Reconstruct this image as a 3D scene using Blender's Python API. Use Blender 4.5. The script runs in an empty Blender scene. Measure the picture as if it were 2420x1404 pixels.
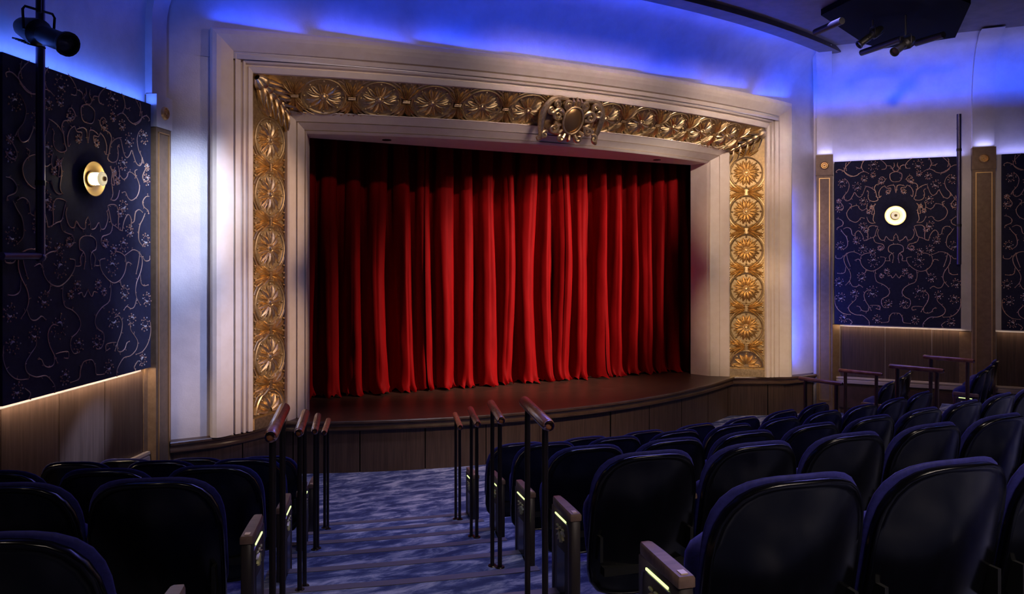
import bpy, bmesh, math, random
from mathutils import Vector, Matrix
random.seed(7)
PI = math.pi; R = math.radians
SC = bpy.context.scene; COL = SC.collection
# ------------------------------------------------------------------ camera
cam = bpy.data.cameras.new('camera'); co = bpy.data.objects.new('camera', cam); COL.objects.link(co)
co.location = (-5.334, -9.031, 2.6); co.rotation_euler = (R(90), 0, R(-27.654))
cam.sensor_width = 36; cam.sensor_fit = 'HORIZONTAL'; cam.lens = 1780 / 2420 * 36
cam.shift_x = (1210 - 1199.25) / 2420; cam.shift_y = -(702 - 601.8) / 2420
cam.clip_start = 0.05; cam.clip_end = 200
SC.camera = co
# ------------------------------------------------------------------ view, world
SC.view_settings.view_transform = 'Standard'; SC.view_settings.look = 'None'
SC.view_settings.exposure = 0; SC.view_settings.gamma = 1; SC.view_settings.use_curve_mapping = False
w = bpy.data.worlds.new('world'); SC.world = w; w.use_nodes = True
w.node_tree.nodes['Background'].inputs[0].default_value = (.35, .38, .7, 1)
w.node_tree.nodes['Background'].inputs[1].default_value = 0.006
# ------------------------------------------------------------------ lights
def aim(o, tgt):
    d = Vector(tgt) - o.location
    o.rotation_euler = d.to_track_quat('-Z', 'Y').to_euler()
def spot(loc, tgt, power, color, size=45, blend=.5, rad=.08, name='spot_light'):
    l = bpy.data.lights.new(name, 'SPOT'); o = bpy.data.objects.new(name, l); COL.objects.link(o)
    o.location = loc; l.energy = power; l.color = color; l.spot_size = R(size); l.spot_blend = blend; l.shadow_soft_size = rad
    aim(o, tgt); return o
def area(loc, tgt, power, color, sx, sy, spread=180, xdir=None, name='wash_light'):
    l = bpy.data.lights.new(name, 'AREA'); o = bpy.data.objects.new(name, l); COL.objects.link(o)
    l.shape = 'RECTANGLE'; l.size = sx; l.size_y = sy; l.energy = power; l.color = color; l.spread = R(spread)
    o.location = loc; zc = -(Vector(tgt) - Vector(loc)).normalized()
    if xdir is None: aim(o, tgt)
    else:
        x = Vector(xdir); x = (x - zc * x.dot(zc)).normalized(); y = zc.cross(x)
        o.rotation_euler = Matrix((x, y, zc)).transposed().to_euler()
    return o
PLX, PLY, AL = -4.79, -.33, R(57.2)
PRX, PRY, AR = 4.96, -.38, R(128.6)
dL = Vector((-math.cos(AL), -math.sin(AL), 0)); nL = Vector((math.sin(AL), -math.cos(AL), 0))
dR = Vector((-math.cos(AR), -math.sin(AR), 0)); nR = Vector((-math.sin(AR), math.cos(AR), 0))
def WP(side, s, n, z):
    if side == 'L': p = Vector((PLX, PLY, 0)) + dL * s + nL * n
    else: p = Vector((PRX, PRY, 0)) + dR * s + nR * n
    p.z = z; return p
SAG = .53
def hy(y, t): return y - SAG * (1 - t * t)
WARM = (1, .80, .62); PINK = (1, .76, .68); BLUE = (.06, .12, 1); LBLUE = (.35, .42, 1); COOL = (.62, .68, 1)
# front-of-house spots on the curtain
spot((6.5, -6.8, 5.6), (.75, 1.0, 2.0), 8600, (1, .84, .76), 25, .9, .25)
spot((6.2, -7.0, 5.6), (-.5, 1.1, 2.0), 3000, (1, .86, .78), 20, .95, .25)
area((-1.0, -6.2, 5.75), (0, -.9, .35), 17, (1, .74, .54), 4, .2, 30, (1, 0, 0))  # warm fill added to lift the stage front
area((3.0, -5.4, 5.75), (3.8, -.4, .3), 6, (1, .74, .54), 2, .2, 30, (1, 0, 0))  # added fill for the right end of the stage front
# narrow wash added to brighten the header
for x, p in ((-2.6, 1.6), (0, 6), (2.6, 8)):
    area((x, -4.6, 5.78), (x * 1.15, -.75, 4.55), p, PINK, 2.4, .08, 26, (1, 0, 0))
# low general fill, added to bring out the seat rims
area((-2.5, -10.5, 5.6), (-2.5, -7.2, 0), 36, (1, .84, .74), 4, .3, 62)
area((3.5, -7.5, 5.7), (3.0, -6.2, 0), 28, (1, .84, .74), 3, .3, 62)
for z, p in ((1.5, 2100), (3.1, 2200), (4.5, 800)):  # warm spots added to brighten the jambs
    spot((-4.6, -8.0, 5.6), (3.95, -.15, z), p, (1, .70, .50), 11.5, .8, .1)
    spot((2.6, -7.5, 5.6), (-3.85, -.15, z), p * (1.1 if z < 4 else .6), (1, .66, .46), 11.5, .8, .1)
spot((-.6, -5.5, 5.7), (-4.1, -.4, 2.9), 90, (.62, .62, 1), 30, .8, .12)
spot((-.5, -6.5, 5.6), WP('R', 1.2, 0, 2.4), 420, (1, .72, .50), 34, .9, .1)  # added warm wash over the right wall
# cool light on the aisle carpet
spot((-2.2, -2.6, 5.7), (-2.7, -1.6, 0), 270, (.74, .70, 1), 50, .8, .15)
spot((-3.6, -5.2, 5.7), (-3.4, -4.0, .5), 120, (.50, .62, 1), 46, .8, .15)
# small lamps added over the seats: they catch the shell rims and arm rests
for p in ((-3.0, -8.4), (1.5, -6.8), (4.5, -5.4), (-6.2, -6.5), (-1.0, -5.2)):
    spot((p[0], p[1], 5.8), (p[0] - .1, p[1] - .2, 0), 60, (1, .80, .66), 72, .6, .05)
area((1.0, -2.2, 5.7), (0, -6, .6), 75, (.24, .22, 1), 6, .6, 130)  # blue wash added for the cushion rims
# LED strips hidden on top of the header
for i in range(8):
    t = -.875 + .25 * i; t0, t1 = t - .125, t + .125
    p0 = Vector((4.38 * t0, hy(-.30, t0) - .05, 5.07)); p1 = Vector((4.38 * t1, hy(-.30, t1) - .05, 5.07)); m = (p0 + p1) / 2
    area(m, m + Vector((0, -.35, 1)), 5.5 if i < 7 else 10, (.012, .065, 1), (p1 - p0).length, .05, 170, p1 - p0)
# side walls: strip above (cool) and below (warm) the fabric panels
for sd, s0, s1, pc, pw in (('L', .33, 2.35, 10, 9), ('R', .26, 2.1, 7.0, 3.5), ('R', 2.55, 4.4, 5, 2)):
    a = WP(sd, s0, -.040, 4.125); b = WP(sd, s1, -.040, 4.125); m = (a + b) / 2
    area(m, m + Vector((0, 0, 1)), pc, (.07, .17, 1) if sd == 'L' else (.36, .38, 1), (b - a).length, .03, 180, b - a)
    a = WP(sd, s0, -.045, 1.455); b = WP(sd, s1, -.045, 1.455); m = (a + b) / 2
    area(m, m - Vector((0, 0, 1)), pw, (1, .74, .52), (b - a).length, .02, 170, b - a)
# pilaster top
for sd, s0, s1 in (('R', .02, .26), ('R', 2.22, 2.52)):
    a = WP(sd, s0, .01, 4.25); b = WP(sd, s1, .01, 4.25); m = (a + b) / 2
    area(m, m + Vector((0, 0, 1)), .7, (.4, .42, 1), .22, .04, 170, b - a)
# unseen blue washes added for the coves
m = WP('R', 1.6, 2.6, 4.95)
area(m, WP('R', 1.6, .1, 5.42), 15, (.015, .085, 1), 4.2, .06, 27, dR)
m = WP('L', 1.6, 2.6, 4.95)
area(m, WP('L', 1.6, .1, 5.5), 4, (.03, .09, 1), 4.0, .06, 42, dL)
# lamps added for the wall pieces beside the frame
spot((-3.4, -4.2, 5.3), (-4.76, -.3, 3.05), 1700, (.62, .72, 1), 21, 1, .1)
spot((-3.2, -4.0, 5.0), (-4.74, -.3, 1.7), 900, (.50, .58, 1), 24, 1, .1)
spot((-3.9, -3.0, 5.0), (-4.5, -.3, 2.4), 70, (.20, .30, 1), 55, .9, .1)
for z in (1.3, 2.3, 3.2): area((4.43, -.36, z), (5.2, -.36, z), 8.5 if z < 2 else 6 if z < 3 else 2, (.04, .11, 1), .9, .03, 160, (0, 0, 1))  # unseen blue strips added along the frame's outer edge
spot((4.3, -2.6, 5.6), (4.74, -.27, 1.9), 330, (.03, .10, 1), 17, 1, .1)
spot((2.6, -4.4, 5.6), (4.75, -.3, 4.1), 120, (.72, .60, 1), 26, .9, .1)
spot((0.5, -5.0, 5.6), WP('R', 1.2, -.12, 4.55), 170, (1, .74, .72), 34, .8, .1)
# cool side light added to rake the left wall
spot((-3.6, -1.2, 2.4), WP('L', 1.22, -.12, .9), 420, (.45, .55, 1), 17, 1, .02)
spot((-2.6, -1.6, 4.6), WP('L', .38, -.03, 2.9), 80, (.10, .14, 1), 38, .9, .05)

# ------------------------------------------------------------------ materials
def mat(name, col, rough=.5, metal=0., spec=.5, coat=0., sheen=0., emit=None, es=0.):
    m = bpy.data.materials.new(name); m.use_nodes = True
    b = m.node_tree.nodes['Principled BSDF']
    b.inputs['Base Color'].default_value = (*col, 1); b.inputs['Roughness'].default_value = rough
    b.inputs['Metallic'].default_value = metal; b.inputs['Specular IOR Level'].default_value = spec
    b.inputs['Coat Weight'].default_value = coat; b.inputs['Sheen Weight'].default_value = sheen
    if emit: b.inputs['Emission Color'].default_value = (*emit, 1); b.inputs['Emission Strength'].default_value = es
    return m
def noisy(m, c1, c2, scale=(4, 4, 4), nscale=3., detail=6, rough=.6, lo=.35, hi=.65, bump=0., coords='Object', rr=None, bscale=None):
    nt = m.node_tree; N = nt.nodes; L = nt.links; b = N['Principled BSDF']
    tc = N.new('ShaderNodeTexCoord'); mp = N.new('ShaderNodeMapping'); mp.inputs['Scale'].default_value = scale
    nz = N.new('ShaderNodeTexNoise'); nz.inputs['Scale'].default_value = nscale; nz.inputs['Detail'].default_value = detail; nz.inputs['Roughness'].default_value = rough
    cr = N.new('ShaderNodeValToRGB'); cr.color_ramp.elements[0].position = lo; cr.color_ramp.elements[1].position = hi
    cr.color_ramp.elements[0].color = (*c1, 1); cr.color_ramp.elements[1].color = (*c2, 1)
    L.new(tc.outputs[coords], mp.inputs[0]); L.new(mp.outputs[0], nz.inputs[0]); L.new(nz.outputs[0], cr.inputs[0]); L.new(cr.outputs[0], b.inputs['Base Color'])
    if bump:
        bp = N.new('ShaderNodeBump'); bp.inputs['Strength'].default_value = bump; bp.inputs['Distance'].default_value = .01
        if bscale:
            n2 = N.new('ShaderNodeTexNoise'); n2.inputs['Scale'].default_value = bscale; n2.inputs['Detail'].default_value = 4
            L.new(tc.outputs[coords], n2.inputs[0]); L.new(n2.outputs[0], bp.inputs['Height'])
        else: L.new(nz.outputs[0], bp.inputs['Height'])
        L.new(bp.outputs[0], b.inputs['Normal'])
    if rr:
        mr = N.new('ShaderNodeMapRange'); mr.inputs[3].default_value = rr[0]; mr.inputs[4].default_value = rr[1]
        L.new(nz.outputs[0], mr.inputs[0]); L.new(mr.outputs[0], b.inputs['Roughness'])
    return m
M = {}
M['cream'] = noisy(mat('cream_paint', (.78, .69, .62), .55), (.80, .69, .56), (.85, .75, .63), nscale=2)
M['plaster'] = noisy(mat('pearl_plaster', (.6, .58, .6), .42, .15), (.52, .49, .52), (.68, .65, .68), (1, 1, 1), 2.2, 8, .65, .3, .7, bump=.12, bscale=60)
M['ceiling'] = noisy(mat('ceiling_plaster', (.16, .14, .14), .6), (.14, .12, .12), (.18, .155, .155), nscale=1.5)
M['gold'] = noisy(mat('gilding', (.8, .56, .22), .38, 1.), (.68, .49, .24), (.92, .72, .40), nscale=9, rr=(.33, .48))
M['gold_plate'] = noisy(mat('gilding_plate', (.55, .4, .2), .5, .9), (.46, .34, .16), (.64, .49, .26), nscale=9, rr=(.48, .60))
M['gold_dark'] = noisy(mat('gilding_ground', (.42, .28, .10), .5, .9), (.36, .25, .11), (.56, .41, .20), nscale=7, rr=(.4, .6))
M['velvet'] = noisy(mat('red_velvet', (.55, .02, .02), .6, 0, .03, 0, .0), (.17, .0022, .0026), (.23, .0032, .0036), (2, 2, .3), 6)
M['velvet'].node_tree.nodes['Principled BSDF'].inputs['Sheen Tint'].default_value = (1, .12, .1, 1)
M['black'] = mat('stage_black', (.004, .004, .004), .9, 0, .1)
M['deck'] = noisy(mat('deck_wood', (.05, .022, .014), .38), (.035, .015, .010), (.075, .032, .02), (1, 14, 1), 3, bump=.05)
M['walnut'] = noisy(mat('walnut_veneer', (.11, .065, .045), .42), (.045, .026, .018), (.085, .052, .037), (30, 30, 1.2), 1.5, bump=.03)
M['walnut_trim'] = noisy(mat('walnut_trim', (.07, .038, .025), .28), (.05, .028, .018), (.09, .05, .035), (3, 3, 3), 2)
M['bronze'] = noisy(mat('bronze_paint', (.17, .115, .075), .42, .2), (.17, .105, .06), (.22, .14, .082), nscale=4)
M['goldline'] = mat('gold_bead', (.75, .5, .22), .35, .9)
M['ledge'] = mat('bronze_ledge', (.42, .34, .28), .45, .2)
M['fabric'] = noisy(mat('navy_fabric', (.02, .025, .07), .7, 0, .2, 0, .1), (.013, .014, .036), (.020, .021, .052), nscale=5, bump=.1, bscale=180)
M['vine'] = mat('copper_thread', (.66, .42, .28), .45, .3)
M['dots'] = mat('rose_thread', (.62, .34, .21), .5, .1)
M['petal'] = mat('cream_thread', (.75, .68, .6), .5)
M['brass'] = mat('brass', (.42, .30, .12), .42, 1.)
M['bulb'] = mat('lamp_glow', (1, .9, .7), .5, emit=(1, .88, .66), es=20)
M['bulbdim'] = mat('lamp_face', (1, .9, .7), .5, emit=(1, .85, .50), es=.55)
M['pipe'] = mat('dark_pipe', (.10, .09, .16), .3, .75)
M['fixture'] = mat('fixture_black', (.012, .012, .012), .45, .2)
M['lens'] = mat('lens', (.05, .05, .06), .1, .2)
M['shell'] = mat('seat_shell', (.002, .002, .003), .2, 0, .4, .0)
M['upholstery'] = noisy(mat('navy_upholstery', (.02, .02, .13), .7, 0, .3, 0, .35), (.010, .010, .10), (.018, .018, .16), nscale=14, bump=.05, bscale=200)
M['armwood'] = noisy(mat('arm_wood', (.16, .10, .075), .38), (.13, .08, .06), (.2, .13, .10), (3, 20, 3), 2)
M['rail'] = noisy(mat('cherry_rail', (.28, .10, .055), .25, 0, .5, .4), (.26, .09, .035), (.42, .17, .08), (4, 4, 4), 3)
M['post'] = mat('bronze_post', (.045, .035, .032), .32, .8)
M['cap'] = mat('polished_cap', (.45, .25, .2), .18, 1.)
M['aislelight'] = mat('aisle_lamp', (.8, .9, .4), .4, emit=(.75, 1, .35), es=1.6)
M['emblem'] = mat('emblem_gold', (.65, .62, .3), .4, .5)
M['plaque'] = mat('plaque_brass', (.75, .62, .45), .35, .5)
M['frameline'] = mat('panel_frame_line', (.16, .13, .14), .3, .8)
M['endpanel'] = mat('end_panel_bronze', (.035, .028, .028), .4, .3)
# carpet
cm = M['carpet'] = mat('blue_carpet', (.1, .15, .35), .9, 0, .1)
nt = cm.node_tree; N = nt.nodes; L = nt.links; b = N['Principled BSDF']
tc = N.new('ShaderNodeTexCoord'); mp = N.new('ShaderNodeMapping'); mp.inputs['Scale'].default_value = (1.0, 2.6, 1); mp.inputs['Rotation'].default_value = (0, 0, R(12))
n1 = N.new('ShaderNodeTexNoise'); n1.inputs['Scale'].default_value = 3.4; n1.inputs['Detail'].default_value = 9; n1.inputs['Roughness'].default_value = .68; n1.inputs['Distortion'].default_value = .5
c1 = N.new('ShaderNodeValToRGB'); e = c1.color_ramp.elements; e[0].position = .40; e[0].color = (.045, .055, .15, 1); e[1].position = .62; e[1].color = (.42, .42, .56, 1)
k = e.new(.48); k.color = (.09, .11, .24, 1); k = e.new(.54); k.color = (.22, .24, .38, 1)
n2 = N.new('ShaderNodeTexNoise'); n2.inputs['Scale'].default_value = 140; bp = N.new('ShaderNodeBump'); bp.inputs['Strength'].default_value = .4; bp.inputs['Distance'].default_value = .01
L.new(tc.outputs['Object'], mp.inputs[0]); L.new(mp.outputs[0], n1.inputs[0]); L.new(n1.outputs[0], c1.inputs[0]); L.new(c1.outputs[0], b.inputs['Base Color'])
L.new(tc.outputs['Object'], n2.inputs[0]); L.new(n2.outputs[0], bp.inputs['Height']); L.new(bp.outputs[0], b.inputs['Normal'])
M['nosing'] = mat('nosing_strip', (.15, .13, .17), .55, .2)

# ------------------------------------------------------------------ mesh helpers
class MB:
    def __init__(s): s.v = []; s.f = []
    def add(s, vs, fs):
        k = len(s.v); s.v += [Vector(p) for p in vs]; s.f += [tuple(i + k for i in f) for f in fs]; return s
    def box(s, lo, hi):
        x0, y0, z0 = lo; x1, y1, z1 = hi
        return s.add([(x0,y0,z0),(x1,y0,z0),(x1,y1,z0),(x0,y1,z0),(x0,y0,z1),(x1,y0,z1),(x1,y1,z1),(x0,y1,z1)],
                     [(0,3,2,1),(4,5,6,7),(0,1,5,4),(1,2,6,5),(2,3,7,6),(3,0,4,7)])
    def hexa(s, b4, t4):
        return s.add(list(b4) + list(t4), [(3,2,1,0),(4,5,6,7),(0,1,5,4),(1,2,6,5),(2,3,7,6),(3,0,4,7)])
    def grid(s, rows, close_u=False, close_v=False):
        n = len(rows); m = len(rows[0]); vs = [p for r in rows for p in r]; fs = []
        for i in range(n if close_v else n - 1):
            for j in range(m if close_u else m - 1):
                a = i * m + j; b = i * m + (j + 1) % m; c = ((i + 1) % n) * m + (j + 1) % m; d = ((i + 1) % n) * m + j
                fs.append((a, b, c, d))
        return s.add(vs, fs)
    def tube(s, pts, r, seg=8, cap=True):
        pts = [Vector(p) for p in pts]; rows = []; up = None
        for i, p in enumerate(pts):
            d = (pts[min(i + 1, len(pts) - 1)] - pts[max(i - 1, 0)])
            if d.length < 1e-9: d = Vector((0, 0, 1))
            d.normalize()
            if up is None:
                up = Vector((0, 0, 1)) if abs(d.z) < .9 else Vector((1, 0, 0))
            u = d.cross(up).normalized(); v = u.cross(d).normalized(); up = v
            rr = r[i] if isinstance(r, (list, tuple)) else r
            rows.append([p + (u * math.cos(2 * PI * k / seg) + v * math.sin(2 * PI * k / seg)) * rr for k in range(seg)])
        k0 = len(s.v); s.grid(rows, close_u=True)
        if cap:
            s.f.append(tuple(k0 + i for i in range(seg))); s.f.append(tuple(k0 + (len(rows) - 1) * seg + i for i in reversed(range(seg))))
        return s
    def lathe(s, prof, seg, c, ax, u):
        c = Vector(c); ax = Vector(ax).normalized(); u = Vector(u).normalized(); v = ax.cross(u)
        return s.grid([[c + ax * h + (u * math.cos(2 * PI * k / seg) + v * math.sin(2 * PI * k / seg)) * r for k in range(seg)] for r, h in prof], close_u=True)
    def ball(s, c, r, seg=8, rings=5, sc=(1, 1, 1)):
        c = Vector(c)
        return s.grid([[c + Vector((sc[0] * r * math.sin(PI * i / rings) * math.cos(2 * PI * k / seg), sc[1] * r * math.sin(PI * i / rings) * math.sin(2 * PI * k / seg), sc[2] * r * math.cos(PI * i / rings))) for k in range(seg)] for i in range(rings + 1)], close_u=True)
    def xf(s, mtx): s.v = [mtx @ p for p in s.v]; return s
    def mesh(s, name, m, org=Vector((0, 0, 0)), smooth=True, ang=38, merge=True):
        me = bpy.data.meshes.new(name); bm = bmesh.new()
        vv = [bm.verts.new(p - org) for p in s.v]
        for f in s.f:
            try: bm.faces.new([vv[i] for i in f])
            except ValueError: pass
        if merge: bmesh.ops.remove_doubles(bm, verts=bm.verts, dist=1e-5)
        bmesh.ops.recalc_face_normals(bm, faces=bm.faces)
        bm.to_mesh(me); bm.free()
        if smooth:
            me.polygons.foreach_set('use_smooth', [True] * len(me.polygons))
            try: me.set_sharp_from_angle(angle=R(ang))
            except Exception: pass
        me.materials.append(m); return me
def obj(name, mb, m, parent=None, **k):
    org = Vector(k.pop('org', parent.location if parent else (0, 0, 0)))
    # children of children: organise relative to world location of whole chain
    if parent and parent.parent: org = parent.location + parent.parent.location
    me = mb.mesh(name, m, org, **k) if isinstance(mb, MB) else mb
    o = bpy.data.objects.new(name, me); COL.objects.link(o)
    if parent: o.parent = parent
    else: o.location = org
    return o
def inst(name, me, parent, loc=(0, 0, 0), rot=None, mtx=None):
    o = bpy.data.objects.new(name, me); COL.objects.link(o); o.parent = parent
    if mtx is not None: o.matrix_local = mtx
    else:
        o.location = loc
        if rot: o.rotation_euler = rot
    return o
def tag(o, label=None, cat=None, group=None, kind=None):
    if label: o['label'] = label
    if cat: o['category'] = cat
    if group: o['group'] = group
    if kind: o['kind'] = kind
    return o
def thing(name, label, cat, loc=(0, 0, 0), group=None, kind=None):
    o = bpy.data.objects.new(name, None); COL.objects.link(o); o.location = loc; o.empty_display_size = .1
    return tag(o, label, cat, group, kind)
def struct(name, mb, m, label, cat, **k):
    o = obj(name, mb, m, None, **k); return tag(o, label, cat, None, 'structure')
def copy_tree(o, parent=None):
    c = o.copy(); COL.objects.link(c)
    if parent: c.parent = parent; c.matrix_parent_inverse = o.matrix_parent_inverse.copy()
    for ch in o.children: copy_tree(ch, c)
    return c
def smoothpath(pts, n=4):
    P = [Vector(p) for p in pts]; out = []
    for i in range(len(P) - 1):
        p0 = P[max(i - 1, 0)]; p1 = P[i]; p2 = P[i + 1]; p3 = P[min(i + 2, len(P) - 1)]
        for k in range(n):
            t = k / n
            out.append(.5 * ((2 * p1) + (p2 - p0) * t + (2 * p0 - 5 * p1 + 4 * p2 - p3) * t * t + (3 * p1 - p0 - 3 * p2 + p3) * t ** 3))
    out.append(P[-1]); return out

# ================================================================== FLOOR (raked, curved tiers)
O = Vector((.1, 9, 0)); RIS = .137
def pol(r, th, z=0): return Vector((O.x + r * math.sin(R(th)), O.y - r * math.cos(R(th)), z))
def Rn(k): return 11.75 + .587 * (k - 1)
def sector(mb, r0, r1, z0, z1, a0, a1, n=None, f0=None, f1=None):
    n = n or max(2, int(abs(a1 - a0) / 1.5)); rows = []
    A0 = (a0, a0) if not f0 else f0; A1 = (a1, a1) if not f1 else f1
    for i in range(n + 1):
        t = i / n
        ai = A0[0] + (A1[0] - A0[0]) * t; ao = A0[1] + (A1[1] - A0[1]) * t
        rows.append([pol(r0, ai, z0), pol(r0, ai, z1), pol(r1, ao, z1), pol(r1, ao, z0)])
    k0 = len(mb.v); mb.grid(rows, close_u=True); mb.f.append((k0, k0 + 1, k0 + 2, k0 + 3)); e = k0 + n * 4; mb.f.append((e + 3, e + 2, e + 1, e))
    return mb
fl = thing('floor', 'blue mottled carpet floor raked in curved tiers', 'floor', (0, 0, 0), kind='structure')
g = MB(); g.box((-15, -14, -.1), (15, 3, 0)); obj('floor_slab', g, M['carpet'], fl, smooth=False)
for j in range(2, 9):
    g = MB(); sector(g, Rn(2 * j - 2), Rn(2 * j - 2) + 1.174 + (.0 if j < 8 else 6), 0 if j == 2 else .01, RIS * (2 * j - 2), -50, 50)
    obj('seating_tier', g, M['carpet'], fl, smooth=False)
lb = lambda r: -19.3 + .1 * (r - 11.75)
rb = lambda r: -11.7 - .43 * (r - 11.75)
for sg in (-1, 1):
    for k in range(1, 14):
        r0, r1 = Rn(k), Rn(k + 1); z = RIS * k
        if k % 2:
            g = MB(); sector(g, r0, r1, z - RIS, z, 0, 0, 8, (sg * -lb(r0) if sg > 0 else lb(r0), sg * -lb(r1) if sg > 0 else lb(r1)), (-rb(r0) if sg > 0 else rb(r0), -rb(r1) if sg > 0 else rb(r1)))
            obj('stair_step', g, M['carpet'], fl, smooth=False)
        g = MB(); a0, a1 = (lb(r0), rb(r0)) if sg < 0 else (-rb(r0), -lb(r0))
        sector(g, r0 - .006, r0 + .055, z - .02, z + .004, a0, a1, 8)
        obj('stair_nosing', g, M['nosing'], fl, smooth=False)

# ================================================================== STAGE
ZS = .63
def edge_pts(off=0.):
    P = [(-4.80, -.37 - off), (-4.30, -.34 - off), (-4.05, -.25 - off * .9), (-3.52, .06 - off * .9)]
    n = 32
    for i in range(n + 1):
        x = -3.42 + 6.84 * i / n; P.append((x, -.80 + .068 * x * x - off))
    P += [(3.52, .03 - off * .9), (4.05, -.24 - off * .9), (4.28, -.36 - off), (4.94, -.38 - off)]
    return P
st = thing('stage', 'low curved theatre stage with dark wooden deck and walnut front', 'stage', (0, 0, 0))
E_ = edge_pts(0); g = MB(); g.grid([[Vector((x, y, ZS)) for x, y in E_], [Vector((x * 1.0, 4.2, ZS)) for x, y in E_]]); g.grid([[Vector((x, y, ZS)) for x, y in E_], [Vector((x, y, ZS - .02)) for x, y in E_]])
obj('deck', g, M['deck'], st, ang=20)
prof = [(.0, 0), (.022, -.003), (.030, -.014), (.030, -.032), (.022, -.042), (.006, -.050), (-.002, -.075), (.004, -.092), (.016, -.098), (.018, -.112), (.006, -.124), (-.03, -.130)]
g = MB(); g.grid([[Vector((x, y, ZS + dz + .002)) for x, y in edge_pts(o)] for o, dz in prof]); obj('edge_moulding', g, M['walnut_trim'], st, ang=30)
# facade panels
F_ = edge_pts(-.05)
def fac_y(x):
    for (x0, y0), (x1, y1) in zip(F_[:-1], F_[1:]):
        if x0 <= x <= x1: return y0 + (y1 - y0) * (x - x0) / (x1 - x0)
    return F_[0][1] if x < F_[0][0] else F_[-1][1]
seams = [-4.80, -4.05, -3.44, -2.72, -1.98, -1.24, -.52, .58, 1.30, 2.02, 2.74, 3.42, 4.05, 4.94]
for a, b in zip(seams[:-1], seams[1:]):
    door = a == -.52
    xs = [a + .006 + (b - a - .012) * i / 8 for i in range(9)]; off = .012 if door else 0
    g = MB(); g.grid([[Vector((x, fac_y(x) + off, .0)) for x in xs], [Vector((x, fac_y(x) + off, ZS - .125 - (.02 if door else 0))) for x in xs], [Vector((x, fac_y(x) + off + .03, ZS - .125 - (.02 if door else 0))) for x in xs], [Vector((x, fac_y(x) + off + .03, 0)) for x in xs]], close_v=True)
    obj('access_door' if door else 'front_panel', g, M['walnut'], st, ang=20)
g = MB(); g.grid([[Vector((x, y + .02, 0)) for x, y in F_], [Vector((x, y + .02, ZS - .1)) for x, y in F_]]); obj('front_backing', g, M['black'], st)

# stage house (black box)
g = MB(); g.add([(-6, 3.6, .63), (6, 3.6, .63), (6, 3.6, 6.2), (-6, 3.6, 6.2)], [(0, 1, 2, 3)]); struct('wall_stage_rear', g, M['black'], 'black rear wall of the stage behind the red curtains', 'wall', smooth=False)
for nm, sx, lbt in (('wall_stage_left', -1, 'left'), ('wall_stage_right', 1, 'right')):
    g = MB(); x = sx * 3.75
    g.box((min(x, x + sx * .05), .75, .63), (max(x, x + sx * .05), 3.6, 6.2)); struct(nm, g, M['black'], 'black masking wall at the %s side of the stage' % lbt, 'wall', smooth=False)
g = MB(); g.box((-6, -.2, 6.1), (6, 3.7, 6.2)); struct('ceiling_stage', g, M['black'], 'black stage house ceiling above the curtains', 'ceiling', smooth=False)

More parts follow.
